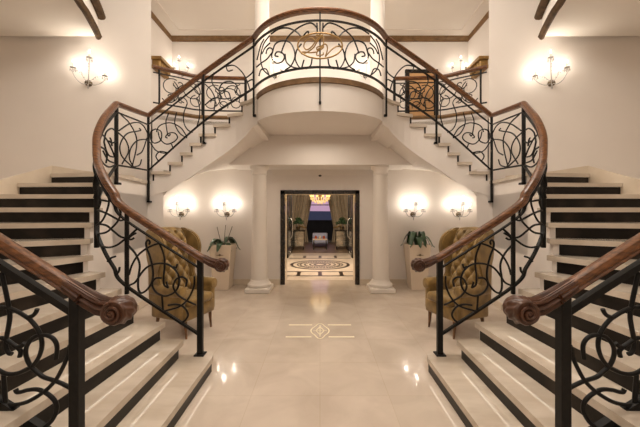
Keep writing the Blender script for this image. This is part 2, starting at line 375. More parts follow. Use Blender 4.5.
    body.build('stringer', M['wall'], st, mir, smooth=0, fix=False, weld=False)
    # soffit of the upper flight carried back to the door wall
    b = MB(); b.prism([(-3.6, 6.1), (-2.75, 6.1), (-1.76, 6.1), (-1.10, 6.1), (-1.10, DW), (-1.76, DW), (-2.75, DW), (-3.6, DW)], [2.3, 2.316, 2.56, 3.11, 3.11, 2.56, 2.5, 2.5], [2.4, 2.42, 2.66, 3.2, 3.2, 2.66, 2.6, 2.6])
    struct(b.build('ceiling_under_stair_' + side, M['ceil'], mir=mir, smooth=0))
    # inner wall foot
    bs = MB(); ip = [I[8], I[9], I[10], I[11], I[12], I[13], (-2.96, 4.9), (-3.03, 5.42)]
    bs.sweep([(x + 0.012, y, 0.055) for x, y in ip], [(-0.012, -0.055), (0.012, -0.055), (0.012, 0.055), (-0.012, 0.055)], level=True)
    bs.build('skirting', M['stone'], st, mir, smooth=0)
    # stone ledge following the outer side of the stair up to the landing
    b = MB(); lp = [O[9], O[10], O[11], O[12], O[13], (-3.82, 4.9), (-3.72, 5.25), (-3.42, 5.72)]
    lz = [T(9) + 0.12, T(10) + 0.12, T(11) + 0.14, T(12) + 0.115, T(13) + 0.12, T(13) + 0.12, T(13) + 0.12, T(13) + 0.12]
    bk = [(-7, 2.95), (-7, 3.45), (-7, 3.8), (-7, 4.1), (-7, 4.44), (-7, 4.9), (-7, 5.3), (-6.9, 5.8)]
    for k in range(len(lp) - 1):
        b.prism([lp[k], lp[k+1], bk[k+1], bk[k]], 0, [lz[k], lz[k+1], 1.45, 1.45])
    struct(b.build('trim_7' if not mir else 'trim_8', M['stone'], mir=mir, smooth=0))
    # wall of the upper flight up to the gallery kerb
    gp = [(-3.2, 5.92), (-2.8, 6.15), (-2.5, 6.35), (-1.535, 6.43)]
    b = MB()
    for (p, q) in zip(gp, gp[1:]): zp, zq = [2.21 + (v[0] + 2.92) * .726 for v in (p, q)]; b.prism([p, q, (q[0], q[1] + 0.08), (p[0], p[1] + 0.08)], [zp, zq, zq, zp], GF + 0.05)
    struct(b.build('wall_well_' + side, M['wall'], mir=mir, smooth=20))
    b = MB(); b.sweep([(x, y + 0.03, GF + 0.085) for x, y in gp], [(-0.05, -0.035), (0.05, -0.035), (0.065, -0.005), (0.05, 0.03), (-0.05, 0.03)], level=True)
    struct(b.build('trim_gallery_' + side, M['mould'], mir=mir, smooth=20))

# ------------------------------------------------------------------ main balustrade
# nodes: x, y, rail height, top bar offset, bottom bar offset
NODES = [(-1.205, 3.12, 1.15, -.12, -.79), (-1.972, 3.16, 1.63, -.12, -.785), (-2.11, 3.175, 1.80, -.12, -.77), (-2.22, 3.20, 1.945, -.12, -.76),
         (-2.337, 3.263, 2.115, -.12, -.76), (-2.41, 3.345, 2.25, -.12, -.78), (-2.53, 3.52, 2.475, -.12, -.80), (-2.66, 3.80, 2.73, -.12, -.82),
         (-2.76, 4.08, 2.94, -.12, -.84), (-2.825, 4.30, 3.107, -.12, -.855), (-2.91, 4.85, 3.195, -.14, -.905), (-2.99, 5.40, 3.284, -.165, -.96),
         (-2.03, 5.41, 4.03, -.15, -.85), (-1.06, 4.955, 4.39, -.14, -.81)]
RBAL = 1.135
def bal_nodes():
    pts = [Vector(n) for n in [(a, c, d) for a, c, d, e, f in NODES]]
    return pts
# dense left half: list of (x, y, rail, top, bottom)
def interp(nodes):
    out = []
    def seg(sub, n=8):
        V = []
        for i in range(len(sub) - 1):
            p0 = sub[i-1] if i else tuple(2*a - c for a, c in zip(sub[i], sub[i+1])); p1 = sub[i]; p2 = sub[i+1]
            p3 = sub[i+2] if i + 2 < len(sub) else tuple(2*a - c for a, c in zip(sub[i+1], sub[i]))
            for k in range(n):
                t = k / n
                V.append(tuple(0.5*((2*q1) + (q2-q0)*t + (2*q0-5*q1+4*q2-q3)*t*t + (3*q1-q0-3*q2+q3)*t**3) for q0, q1, q2, q3 in zip(p0, p1, p2, p3)))
        return V
    out += seg(nodes[0:10]); out += seg(nodes[9:12]); out += seg(nodes[11:14]); out.append(nodes[13]); return out
HALF = interp(NODES)
phi0 = 22
for a in range(phi0 + 3, 91, 3):
    t = (a - phi0) / (90 - phi0)
    k = min(1, (a - phi0) / 15)
    HALF.append((-RBAL * math.cos(R(a)), CY - RBAL * math.sin(R(a)), 4.395 + (4.378 - 4.395) * k, -.14 - .006 * t, -.81 + .023 * t))
N_D = 8 * 9 + 8 * 2 + 8 * 2      # index of node d
def on_path(u, lo, hi):
    best = None
    for i in range(lo, hi):
        a, c = HALF[i], HALF[i+1]
        ua, uc = 320 + a[0] * F / a[1], 320 + c[0] * F / c[1]
        if (ua - u) * (uc - u) <= 0:
            t = (u - ua) / (uc - ua) if abs(uc - ua) > 1e-9 else 0
            return tuple(p + (q - p) * t for p, q in zip(a, c))
        d = min(abs(ua - u), abs(uc - u))
        if best is None or d < best[0]: best = (d, a if abs(ua - u) < abs(uc - u) else c)
    return best[1]
def trace(pts, lo, hi, n=6):
    out = []
    for u, v in pts:
        p = on_path(u, lo, hi); out.append((p[0], p[1], EYE + (HZ - v) * p[1] / F))
    return crom(out, n)
RAILP = [(-.028, -.036), (-.034, -.026), (-.026, -.016), (-.036, -.006), (-.038, .012), (-.030, .026), (-.014, .034), (.014, .034), (.030, .026), (.038, .012), (.036, -.006), (.026, -.016), (.034, -.026), (.028, -.036)]
BARP = [(-.018, -.006), (.018, -.006), (.018, .006), (-.018, .006)]
BOTP = [(-.015, -.011), (.015, -.011), (.015, .011), (-.015, .011)]

def scroll(c, R0, L, mir, parent, name='scroll_end', neck=None):
    """carved volute: barrel lying along y with spiral end faces; neck = list of points back up the rail"""
    cx, cy, cz = c
    g = MB(); ns, nr = 60, 14; vs = []
    for j in range(nr + 1):
        t = j / nr * 2 - 1
        rad = R0 * (1.0 + 0.16 * (1 - t * t)) * (0.93 if abs(t) > .97 else 1)
        for k in range(ns):
            a = 2 * math.pi * k / ns
            ridge = 1 + 0.075 * math.cos(10 * a + 5.0 * t) * (1 - t * t) + 0.05 * math.cos(6 * t)
            vs.append((cx + rad * ridge * math.cos(a), cy + t * L / 2, cz + rad * ridge * math.sin(a)))
    fs = [(j*ns + k, j*ns + (k+1) % ns, (j+1)*ns + (k+1) % ns, (j+1)*ns + k) for j in range(nr) for k in range(ns)]
    fs += [tuple(range(ns)), tuple(nr*ns + k for k in range(ns-1, -1, -1))]
    g.add(vs, fs)
    for sgn in (-1, 1):
        pts = []
        for k in range(44):
            t = k / 43; a = R(100) + t * 4.4 * math.pi; rr = R0 * (0.86 - 0.74 * t)
            pts.append((cx + rr * math.cos(a), cy + sgn * (L / 2 + 0.004 + 0.012 * t), cz + rr * math.sin(a)))
        g.tube(pts, [R0 * (0.16 - 0.04 * k / 43) for k in range(44)], 6)
        g.ball((cx, cy + sgn * (L / 2 + 0.012), cz), R0 * 0.2, 6)
    if neck:
        # acanthus neck: rail swelling into the barrel with raised ribs
        g.sweep([p for p, s in neck], [(math.cos(R(a)) * .045 * (1 + .16 * math.cos(R(a * 8))), math.sin(R(a)) * .042 * (1 + .16 * math.cos(R(a * 8)))) for a in range(0, 360, 6)], [s for p, s in neck])
        P = [Vector(p) for p, s in neck]
        for off in (-.75, -.4, 0, .4, .75):
            g.tube(crom([p + Vector((0, off * .052 * s[0], .040 * s[1] * math.sqrt(max(0, 1 - off * off)) + .002)) for (p, (_, s)) in zip(P, neck)], 4), .006, 5)
    return g.build(name, M['carved'], parent, mir, smooth=50)

bal = thing('balustrade', (0, CY - RBAL, GF),
            'long black iron balustrade with timber handrail, sweeping up both inner stairs and over the balcony', 'balustrade')
rail = [(p[0], p[1], p[2]) for p in HALF]
rail = [(-1.06, 3.11, 1.085)] + rail
fullrail = rail + [(-x, y, z) for x, y, z in rail[-2::-1]]
b = MB(); b.sweep(fullrail, RAILP); b.build('handrail', M['wood'], bal, smooth=30)
for mir in (False, True):
    scroll((-0.985, 3.11, 1.068), 0.058, 0.115, mir, bal,
           neck=[(Vector((-1.16, 3.115, 1.13)), (.85, .85)), (Vector((-1.10, 3.112, 1.098)), (.95, .95)), (Vector((-1.05, 3.11, 1.082)), (1.05, 1.05)), (Vector((-1.0, 3.11, 1.075)), (1.1, 1.1))])
def fullpath(idx): 
    h = [(p[0], p[1], p[2] + p[idx]) for p in HALF]
    return h + [(-x, y, z) for x, y, z in h[-2::-1]]
b = MB(); b.sweep(fullpath(3), BARP); b.build('top_bar', M['iron'], bal, smooth=0)
b = MB(); b.sweep(fullpath(4), BOTP); b.build('bottom_bar', M['iron'], bal, smooth=0)
# posts (x, y, bottom, top, half width)
def hz(k): return HALF[k]
POSTS = [(-1.205, 3.12, T(1), 1.14, .026), (-1.972, 3.165, T(4) + .10, 1.62, .017), (-2.405, 3.34, T(7) + .06, 2.20, .020), (-2.825, 4.30, T(12) + .0, 3.09, .020),
         (-2.99, 5.40, 1.765, 3.27, .017), (-2.03, 5.405, 2.79, 4.01, .015), (-1.06, 4.955, 3.13, 4.38, .014)]
for mir in (False, True):
    for i, (x, y, z0, z1, w) in enumerate(POSTS):
        b = MB(); b.rbox((x - w, y - w, z0), (x + w, y + w, z1), .004, 1)
        if i == 0: b.rbox((x - .05, y - .05, z0), (x + .05, y + .05, z0 + .014), .004, 1)
        elif i == 2:   # wrapped stem on the curved flight
            for k in range(3):
                b.tube(crom([(x + .03 * math.cos(t * 5 + k * 2.1), y + .03 * math.sin(t * 5 + k * 2.1), 1.75 + t * .45) for t in [q / 8 for q in range(9)]], 3), .008, 5)
        elif i >= 3:
            b.box((x - w, y - w, z0), (x + w + .02, y + w + .03, z0 + .03))
        if i in (1, 3): b.ball((x, y, (z0 + z1) / 2 + .05), w * 1.25, 8, (1, 1, 4.5))
        b.build('post', M['iron'], bal, mir, smooth=30)
b = MB(); b.rbox((-.010, CY - RBAL - .010, 3.10), (.010, CY - RBAL + .010, 4.37), .003, 1); b.rbox((-.016, CY - RBAL - .012, 3.09), (.016, CY - RBAL + .06, 3.12), .003, 1)
b.build('post', M['iron'], bal, smooth=30)

SEG_A, SEG_B, SEG_C, SEG_D, SEG_E, SEG_F = (0, 8), (8, 42), (40, 72), (72, 88), (88, 104), (104, len(HALF) - 1)
CURV = {
 'A': [[(128.4,245.5),(135.5,254),(139.7,265),(138.3,278),(138.3,288.4),(141,293),(146.7,290),(152,282),(153,271),(150,257),(146.7,248),(146.2,242.7),(148,240),(149.8,242),(149,244.5)],
       [(129,275),(132,265),(138.3,255),(148,247.6),(156.6,244),(161,243.5)],
       [(159.4,243.4),(163.6,254),(164.7,264),(163.6,278),(164.3,285),(168.5,288)],
       [(168.5,288),(167,284),(166.5,281.5)],
       [(129,285.5),(135.5,282),(141,273.6),(148,266.6),(158,263.5),(168,264.5),(175.5,270),(179,278),(178.4,286),(174,292.6),(165,296),(156.6,292.6),(152.3,286),(153,281),(156.6,278),(161.5,278)],
       [(173.4,266.6),(176,267.7),(177.4,264)],
       [(186,286.5),(186.8,280),(182,277),(176.5,279),(173.4,285),(174.5,290),(179,295.8),(187.5,301),(196,305)],
       [(194.5,276),(193.8,287),(187.5,299.7),(179,306.7),(165,311)],
       [(162,296),(163,310)],
       [(168,305.3),(176,304.4),(183.3,306.7),(188,313.8),(186,319.4),(180.5,323.6)],
       [(127,239),(132,233.5),(137,229)], [(127,238.5),(131,239.6),(134,238)], [(127,240),(131,236),(136,233)]],
 'B': [[(107.5,193),(109,202),(106,213.4),(102,221),(97,225)], [(99.5,196.6),(100.5,202),(98.6,208.7)], [(99.5,200),(104,200.5),(109,201.5)],
       [(97.5,210),(106.6,213.4),(115,218),(120.6,220.5),(125,219)], [(121,213.4),(118,221),(111,228.6),(105.6,232.5),(97.5,234)],
       [(99,224),(106.6,225.6),(114,231.6),(120.6,236.7),(126,238)], [(99,243),(103.7,246.6),(110,247.3),(117,245),(126,238.5)],
       [(107.5,261.6),(111,258),(115.5,256.4)], [(116.5,274.5),(119,271),(119.6,267)], [(113,200),(117,203),(121,213)]],
 'C': [[(104,142),(106,132.5),(111,128.5),(114.5,130)], [(104,142),(106,150),(109,155.5),(113,157)], [(109,141),(112,143),(115.5,141.5)], [(103,151),(108,160),(114,163)],
       [(99,155),(103,163),(109,167),(115,165)], [(112,146),(111,140),(110,138)], [(98.5,168),(101,175),(106,178)], [(102,134),(107,140),(112,150),(115,158)], [(101,147),(105,150),(107,156),(106,163)]],
 'D': [[(121,114.7),(129.3,123),(136,136),(136.3,148),(132,167)], [(119,130.6),(129,124),(138,122.5),(143.5,126),(147.5,133)],
       [(139.4,128.4),(140.8,130.3),(137.5,131.2),(127.5,133.4),(121,142),(120,151),(123.7,158.7),(133,167.5)],
       [(118,132.5),(125.6,140),(128.6,151),(122,164)], [(148.5,139.5),(142,139.5),(136,141.5),(130.5,149),(129.5,158.7),(134,168)],
       [(134,167),(139.6,165),(141.5,159.6)], [(147,138),(142.4,151),(137,155)]],
 'E': [[(155.5,129),(160.5,131),(161.7,135.5),(160,141),(153.8,143),(150.5,138),(151.2,131.5),(155.5,129)],
       [(156.4,132),(158.5,127),(163,124),(171.4,123),(181,128),(187,137)],
       [(158,131.6),(160,138.7),(166,144),(173.5,142),(177.5,137.5),(174.5,133),(168.5,133.4),(165.5,137),(167.5,138)],
       [(168.7,113),(166,121),(167,131),(168.5,136),(170.5,134)], [(176.6,112.3),(174.8,123),(179.5,133),(187,138)],
       [(187,104),(183.7,114),(184,123),(187.5,129.5),(192.5,132.5)], [(197,98),(199.5,107),(199.5,117),(197,126)],
       [(150,142),(155.5,150),(162.6,153),(168.7,152.7)], [(158,160.5),(156,156),(160,151.5),(168,152.7)], [(171.5,144),(173.4,149)],
       [(205,84),(211,90),(215,99),(214,111)], [(214,72.5),(212,82),(218,90),(228,92),(231,100)], [(205,105),(214,98),(224,99),(231,98)],
       [(225,66.5),(234,65.5),(241.8,71.8),(247,81),(250,90)], [(226,66.5),(228,71),(232.6,70)], [(246,78),(252,73),(258.5,68.5)], [(247,82),(252,79.6),(257,81.5)],
       [(222,98),(219,90),(223,83),(231,81.5),(237,86),(236,93)]],
 'F': [[(269.6,35.5),(263.5,44.5),(260.6,57.6),(263,69),(269.6,75.7)],
       [(266,54),(267,50),(269.6,47.8),(272.6,50),(271.7,57),(276,63),(282,61.7),(284.5,56.8),(282,52.7),(277,52),(275,55.5),(278.2,56.6)],
       [(281,53.5),(284,45),(288.4,36.3),(299,27.3),(310.6,23),(317,28),(320.5,31)],
       [(271,34),(279,29),(287.6,28),(295.8,31.4),(300.7,36)],
       [(272,54),(275,44.5),(281,41),(288,41.5),(292.5,46),(295,56),(291,65.8),(285,70)],
       [(301.5,43.7),(296.5,51),(295.5,60),(300.7,68.3),(304,60)], [(285,54),(286.5,62),(292.5,67),(302,68.8)],
       [(312,59),(310.6,65.5),(305.6,69)], [(317,23),(319,27),(320.4,33)],
       [(303.5,36),(306,32.6),(308.4,31.6),(308.4,33.6)],
       [(256.5,67),(262,62.5),(267,59),(272,52.7)], [(257,60),(260.6,46),(264,39)], [(269,75),(266,69),(261,70),(259,76)], [(262,54),(265,48),(270,43)]],
}
RANGE = {'A': SEG_A, 'B': SEG_B, 'C': SEG_C, 'D': SEG_D, 'E': SEG_E, 'F': SEG_F}
for key in 'ABCDEF':
    for mir in (False, True):
        b = MB()
        for c in CURV[key]: b.tube(trace(c, *RANGE[key]), (.0105 if key in 'ABCD' else .0105), 6)
        b.build('scrollwork', M['iron'], bal, mir, smooth=60)
# gold oval monogram in the middle of the balcony front
def trF(u, v):    # both halves of the balcony front
    p = on_path(min(u, 640 - u), *SEG_F); x = p[0] if u <= 320 else -p[0]
    return (x, p[1] - .008, EYE + (HZ - v) * p[1] / F)
def trFs(pts, n=6): return crom([trF(u, v) for u, v in pts], n)
oval = [(320 + 22.3 * math.cos(R(a)), 46 + 12.8 * math.sin(R(a))) for a in range(0, 361, 10)]
b = MB(); b.tube(trFs(oval, 2), .0115, 8); em = tag(b.build('emblem', M['gold'], bal, smooth=60), 'gold oval ring with script letters DV')
LET = [[(315.2,40.8),(312.5,38.8),(309,39),(304.8,42.8),(304,47.5),(307,50),(311.9,46.8),(316.5,40.5),(322,35.2),(318,42),(313.7,47.8),(308,52),(303,54.2),(301.3,53.4),(304,52.2),(310,53),(316.5,52.3)],
       [(316,36.8),(320,35.2),(323,37),(323.6,41),(320.5,46.5),(317,50)],
       [(317,50.5),(318.5,47.6),(320.8,46.2),(321.7,48.4),(318.6,52),(316.8,53.2),(318.6,55.6),(321.5,55),(323.4,53)],
       [(319.5,51),(323.5,44.8),(326.3,45),(327.4,48.5),(326.6,53),(325.4,56.8),(328.5,53.2),(332.5,49.3),(337,46.7),(342,46.6)]]
b = MB()
for c in LET: b.tube(trFs(c, 6), .0092, 6)
b.build('monogram', M['gold'], em, smooth=60)

# ------------------------------------------------------------------ outer balustrades next to the foreground
YN = 1.74
ORP = [(-1.20, YN, 1.06), (-1.31, YN, 1.125), (-1.365, YN, 1.158), (-1.80, YN, 1.437), (-2.2, YN - .02, 1.70), (-2.6, YN - .02, 1.96), (-3.0, 1.86, 2.15), (-3.45, 2.2, 2.33), (-3.75, 2.55, 2.45)]
ORC = crom(ORP, 6)
def px_near(pts, n=6): return crom([((u - 320) * YN / F, YN, EYE + (HZ - v) * YN / F) for u, v in pts], n)
NEAR = [[(1.4,272),(5.6,291),(8.6,306),(9.8,318.4),(6.5,338),(6.3,348),(9,353),(12,354)],
        [(0,307),(8.4,307.8),(18.3,312),(25,316),(31,320.5),(38.7,331),(42,343.7),(39.4,356),(33,365.5),(28,369),(18.3,373),(8.4,374),(0,371),(-14,360),(-19,342),(-13,318),(0,307)],
        [(28,317.5),(33,315.5),(35.8,312.5),(37.3,309)],
        [(56,359),(57,346),(52.5,338),(43.6,335),(33.8,337.4),(27,346),(26,355),(30,365),(36,371),(43.6,377),(56,381),(66,385.5),(72,389)],
        [(70,345),(68,355),(63,367),(55,381),(43.6,392),(28,401.5),(14,405),(5.6,405)],
        [(15.5,389),(17,391.8),(20.5,392),(28,390),(38,389.5),(47.8,394),(55.5,402),(56.5,411),(52,420.4),(45,427)],
        [(3.5,374.5),(4.6,389),(5.6,404)],
        [(-22,352),(-12,341),(0,338),(5.6,339.5),(14,345),(20.5,350.5),(19.7,357)], [(16,347),(21,346.5),(24.6,343)],
        [(-40,250),(-45,275),(-38,300),(-22,312),(-5,308)], [(-60,330),(-52,310),(-40,312),(-38,325),(-50,332)], [(-70,300),(-60,345),(-40,365),(-15,372)],
        [(-100,250),(-90,290),(-70,315),(-50,310),(-45,290)]]
for mir, side in SIDES:
    ob = thing('stair_balustrade', ((1.365 if mir else -1.365), YN, T(1)),
               'short iron balustrade with carved scroll end on the outer edge of the %s stair' % side, 'balustrade', group='outer stair balustrades')
    b = MB(); b.sweep(ORC, RAILP); b.build('handrail', M['wood'], ob, mir, smooth=30)
    scroll((-1.125, YN, 1.05), 0.064, 0.13, mir, ob,
           neck=[(Vector((-1.42, YN, 1.192)), (.82, .82)), (Vector((-1.36, YN, 1.153)), (.95, .95)), (Vector((-1.29, YN, 1.108)), (1.08, 1.05)), (Vector((-1.22, YN, 1.072)), (1.22, 1.12)), (Vector((-1.14, YN, 1.062)), (1.28, 1.2))])
    lo = [p + Vector((0, 0, -.13)) for p in ORC if p.x < -1.36]
    b = MB(); b.sweep(lo, [(-.02, -.018), (.02, -.018), (.02, .018), (-.02, .018)]); b.build('top_bar', M['iron'], ob, mir, smooth=0)
    lo = [p + Vector((0, 0, -.905)) for p in ORC if p.x < -1.36]
    b = MB(); b.sweep(lo, [(-.02, -.022), (.02, -.022), (.02, .022), (-.02, .022)]); b.build('bottom_bar', M['iron'], ob, mir, smooth=0)
    for (x, y, z0, z1) in ((-1.365, YN, T(2), 1.15), (-2.6, YN - .02, T(6), 1.95), (-3.75, 2.55, T(8), 2.44)):
        b = MB(); b.rbox((x - .028, y - .028, z0), (x + .028, y + .028, z1), .004, 1); b.rbox((x - .05, y - .05, z0), (x + .05, y + .05, z0 + .014), .004, 1)
        b.build('post', M['iron'], ob, mir, smooth=30)
    b = MB()
    for c in NEAR: b.tube(px_near(c), .0115, 8)
    b.build('scrollwork', M['iron'], ob, mir, smooth=60)

# ------------------------------------------------------------------ gallery balustrades behind
GP = crom([(-3.2, 5.94, 0), (-2.8, 6.19, 0), (-2.5, 6.38, 0), (-2.0, 6.44, 0), (-1.535, 6.46, 0)], 8)
glen = [0]
for p, q in zip(GP, GP[1:]): glen.append(glen[-1] + (q - p).length)
def gpt(t, h, z0=3.70, z1=4.27):
    d = t * glen[-1]
    for i in range(len(GP) - 1):
        if d <= glen[i+1] + 1e-9:
            f = (d - glen[i]) / (glen[i+1] - glen[i]); p = GP[i].lerp(GP[i+1], max(0, f)); break
    else: p = GP[-1]
    return (p.x, p.y, z0 + (z1 - z0) * h)
def swirl(c, r, a0, a1, r1, asp, n=18):
    return [gpt(min(1, max(0, c[0] + (r + (r1 - r) * k / n) * math.cos(R(a0 + (a1 - a0) * k / n)) * asp)), c[1] + (r + (r1 - r) * k / n) * math.sin(R(a0 + (a1 - a0) * k / n))) for k in range(n + 1)]
for mir, side in SIDES:
    gb = thing('gallery_balustrade', ((2.4 if mir else -2.4), 6.4, GF),
               'iron gallery balustrade with timber rail behind the upper flight on the %s side' % side, 'balustrade', group='gallery balustrades')
    b = MB(); b.sweep([(p.x, p.y, 4.385) for p in GP], RAILP); b.build('handrail', M['wood'], gb, mir, smooth=30)
    b = MB(); b.sweep([(p.x, p.y, 4.28) for p in GP], BARP); b.build('top_bar', M['iron'], gb, mir, smooth=0)
    b = MB(); b.sweep([(p.x, p.y, 3.70) for p in GP], BOTP); b.build('bottom_bar', M['iron'], gb, mir, smooth=0)
    for t in (0.06, 0.5, 0.992):
        x, y, _ = gpt(t, 0); w = .014 if t < .9 else .024
        b = MB(); b.rbox((x - w, y - w, GF), (x + w, y + w, 4.37), .003, 1); b.build('post', M['iron'], gb, mir, smooth=30)
    for k in range(2):
        b = MB(); t0 = .06 + k * .45; a = .32
        for (cx, cy, r, a0, a1, r1) in ((.12, .62, .33, 60, 420, .10), (.10, .28, .24, 200, 520, .05), (.28, .45, .42, -20, 250, .30), (.33, .65, .28, 0, 360, .28), (.38, .28, .24, 100, 470, .08),
                                        (.22, .2, .2, -30, 300, .04), (.20, .78, .2, 180, 500, .05), (.42, .72, .25, 90, 300, .12), (.05, .5, .45, -50, 50, .45)):
            b.tube(swirl((t0 + cx, cy), r, a0, a1, r1, a), .0100, 5)
        b.build('scrollwork', M['iron'], gb, mir, smooth=60)

# ------------------------------------------------------------------ columns
def column(x, y, z0, z1, label, rad=.16):
    c = thing('column', (x, y, z0), label, 'column', world=False)
    h = z1 - z0
    b = MB(); b.rbox((-.25, -.25, 0), (.25, .25, .09), .012, 1); b.build('plinth', M['crown'], c, smooth=30)
    b = MB(); b.lathe([(.001, .09), (.225, .09), (.24, .115), (.235, .15), (.21, .168), (.205, .18), (.19, .195), (.18, .23), (.001, .23)], 36); b.build('base', M['crown'], c, smooth=40)
    n = 12
    b = MB(); b.lathe([(.001, .2)] + [(rad * (1.02 - .14 * (k / n) ** 1.6), .2 + (h - .36) * k / n) for k in range(n + 1)] + [(.001, h - .16)], 36); b.build('shaft', M['crown'], c, smooth=40)
    b = MB(); b.lathe([(.001, h - .18), (rad * .9, h - .18), (rad * .98, h - .165), (rad * .9, h - .15), (rad * .9, h - .10), (rad * 1.15, h - .05), (rad * 1.2, h - .04), (rad * 1.2, h - .002), (.001, h - .002)], 36)
    b.build('capital', M['crown'], c, smooth=40); return c
for mir, side in SIDES:
    sx = 1 if mir else -1
    column(sx * 1.235, 6.33, 0, 2.53, 'round white column on the hall floor, %s of the glass doorway' % side)
    column(sx * 1.23, 6.62, GF, 6.42, 'upper white column on the gallery floor, %s of the gold monogram' % side)

# ------------------------------------------------------------------ wall sconces
def make_sconce(loc, rz, label, group, small=False, sc=1.0, tips=None):
    s = thing('wall_sconce', loc, label, 'wall lamp', rz=rz, group=group, world=False)
    # local: -Y out of the wall
    b = MB(); b.lathe([(.001, 0), (.058, 0), (.06, .012), (.04, .03), (.022, .045), (.018, .06), (.001, .062)], 20, Matrix.Rotation(R(90), 4, 'X')); b.build('backplate', M['bronze'], s, smooth=50)
    tips = tips or [(-.19, -.13, .10), (0, -.24, .24), (.19, -.13, .10)]
    for (tx, ty, tz) in tips:
        b = MB(); b.tube(crom([(0, -.04, 0), (tx * .35, ty * .4 - .02, -.05), (tx * .75, ty * .85, -.045 + tz * .25), (tx * 1.02, ty, tz * .6), (tx, ty, tz)], 6), .0065, 6)
        if not small:
            b.tube(crom([(0, -.05, 0), (tx * .3, ty * .5, .06), (tx * .5, ty * .7, tz * .8 + .02), (tx * .35, ty * .6, tz * .7)], 5), .004, 5)
        a = b.build('arm', M['crystal'], s, smooth=60)
        b = MB(); b.lathe([(.001, tz), (.012, tz), (.045, tz + .012), (.047, tz + .018), (.016, tz + .02), (.001, tz + .02)], 14, Matrix.Translation((tx, ty, 0))); b.build('drip_pan', M['crystal'], a, smooth=50)
        b = MB(); b.lathe([(.001, tz + .02), (.012, tz + .02), (.012, tz + .095), (.001, tz + .095)], 10, Matrix.Translation((tx, ty, 0))); b.build('candle', M['candle'], a, smooth=50)
        b = MB(); b.lathe([(.001, tz + .095), (.009, tz + .102), (.0125, tz + .115), (.008, tz + .133), (.0015, tz + .15)], 10, Matrix.Translation((tx, ty, 0))); b.build('bulb', M['flame'], a, smooth=60)
        if not small:
            b = MB()
            for k in range(8):
                an = k * math.pi / 4; px, py = tx + .043 * math.cos(an), ty + .043 * math.sin(an)
                b.lathe([(.0006, tz - .055), (.008, tz - .035), (.004, tz - .012), (.0008, tz + .012)], 6, Matrix.Translation((px, py, 0)))
            b.ball((tx, ty, tz - .02), .012, 6)
            for q in range(1, 7):
                f = q / 7; b.ball((tx * f, ty * f - .02 * math.sin(math.pi * f), tz * f - .01 + .05 * math.sin(math.pi * f)), .009, 5)
            b.build('crystal_drops', M['crystal'], a, smooth=0)
    b = MB(); b.ball((0, -.06, -.05), .016, 7); b.lathe([(.0006, -.13), (.012, -.095), (.006, -.065), (.001, -.05)], 7, Matrix.Translation((0, -.06, 0)))
    b.build('pendant', M['crystal'], s, smooth=0)
    s.scale = (sc, sc, sc)
    return s, tips
WARM = (1.0, 0.90, 0.77)
def point(loc, e, r=.03, col=WARM, name='lamp'):
    l = bpy.data.lights.new(name, 'POINT'); l.energy = e; l.color = col; l.shadow_soft_size = r
    o = bpy.data.objects.new(name, l); o.location = loc; COL.objects.link(o); return o
def sconce(loc, rz, label, group, e, small=False, sc=1.0, tips=None):
    s, tips = make_sconce(loc, rz, label, group, small, sc, tips)
    mx = Matrix.Translation(loc) @ Matrix.Rotation(rz, 4, 'Z') @ Matrix.Scale(sc, 4)
    for t in tips:
        p = mx @ Vector((t[0], t[1], t[2] + .13)); point(p, e, .02)
E_SC = 2.7
for mir, side in SIDES:
    sx = 1 if mir else -1
    sconce((sx * 4.17, 5.59, 3.92), R(-sx * 26), 'three-armed crystal candle sconce high on the %s stair wall' % side, 'crystal wall sconces', 3.0, False, 1.0, [(-sx * -.20, -.12, .18), (-sx * .06, -.27, .34), (-sx * .27, -.18, .10)])
    sconce((sx * 3.06, DW - .002, 1.545), 0, 'crystal candle sconce on the hall wall above the %s armchair' % side, 'crystal wall sconces', E_SC)
    sconce((sx * 2.05, DW - .002, 1.545), 0, 'crystal candle sconce on the hall wall above the %s planter' % side, 'crystal wall sconces', E_SC)
    sconce((sx * 1.25, 8.598, 5.36), 0, 'small candle sconce behind the balcony ironwork, %s of the gold monogram' % side, 'gallery wall sconces', 1.0, True)
    sconce((sx * 3.80, 8.598, 5.42), 0, 'small candle sconce on the gallery wall near its %s corner' % side, 'gallery wall sconces', 1.0, True)

# gilded fluted bracket on the gallery side walls
for mir, side in SIDES:
    b = MB(); x0 = -4.1
    for k in range(5):
        y0 = 7.56 + k * .12
        b.prism([(x0, y0 + .01), (x0 + .16, y0 + .02), (x0 + .19, y0 + .06), (x0 + .16, y0 + .10), (x0, y0 + .11)], 5.18, 5.34)
    b.box((x0, 7.52, 5.32), (x0 + .24, 8.2, 5.39)); b.box((x0, 7.55, 5.11), (x0 + .12, 8.17, 5.19))
    o = b.build('wall_bracket', M['gold'], None, mir, smooth=0)
    tag(o, 'gilded fluted wall cornice at the %s end of the gallery' % side, 'cornice', 'gilded gallery cornices')

# framed tan panel behind the right gallery balustrade
fp = thing('framed_panel', (2.24, 6.85, GF), 'tall tan panel in a thick black frame behind the upper ironwork', 'framed panel', world=False)
b = MB(); b.rbox((-.36, -.035, 0), (-.27, .035, 1.28), .008, 1); b.rbox((.27, -.035, 0), (.36, .035, 1.28), .008, 1); b.rbox((-.36, -.03, 1.20), (.36, .03, 1.28), .008, 1); b.rbox((-.36, -.03, .0), (.36, .03, .09), .008, 1)
b.build('frame', M['frame'], fp, smooth=0)
b = MB(); b.box((-.27, -.01, .09), (.27, .015, 1.2)); b.build('canvas', M['tan'], fp, smooth=0)

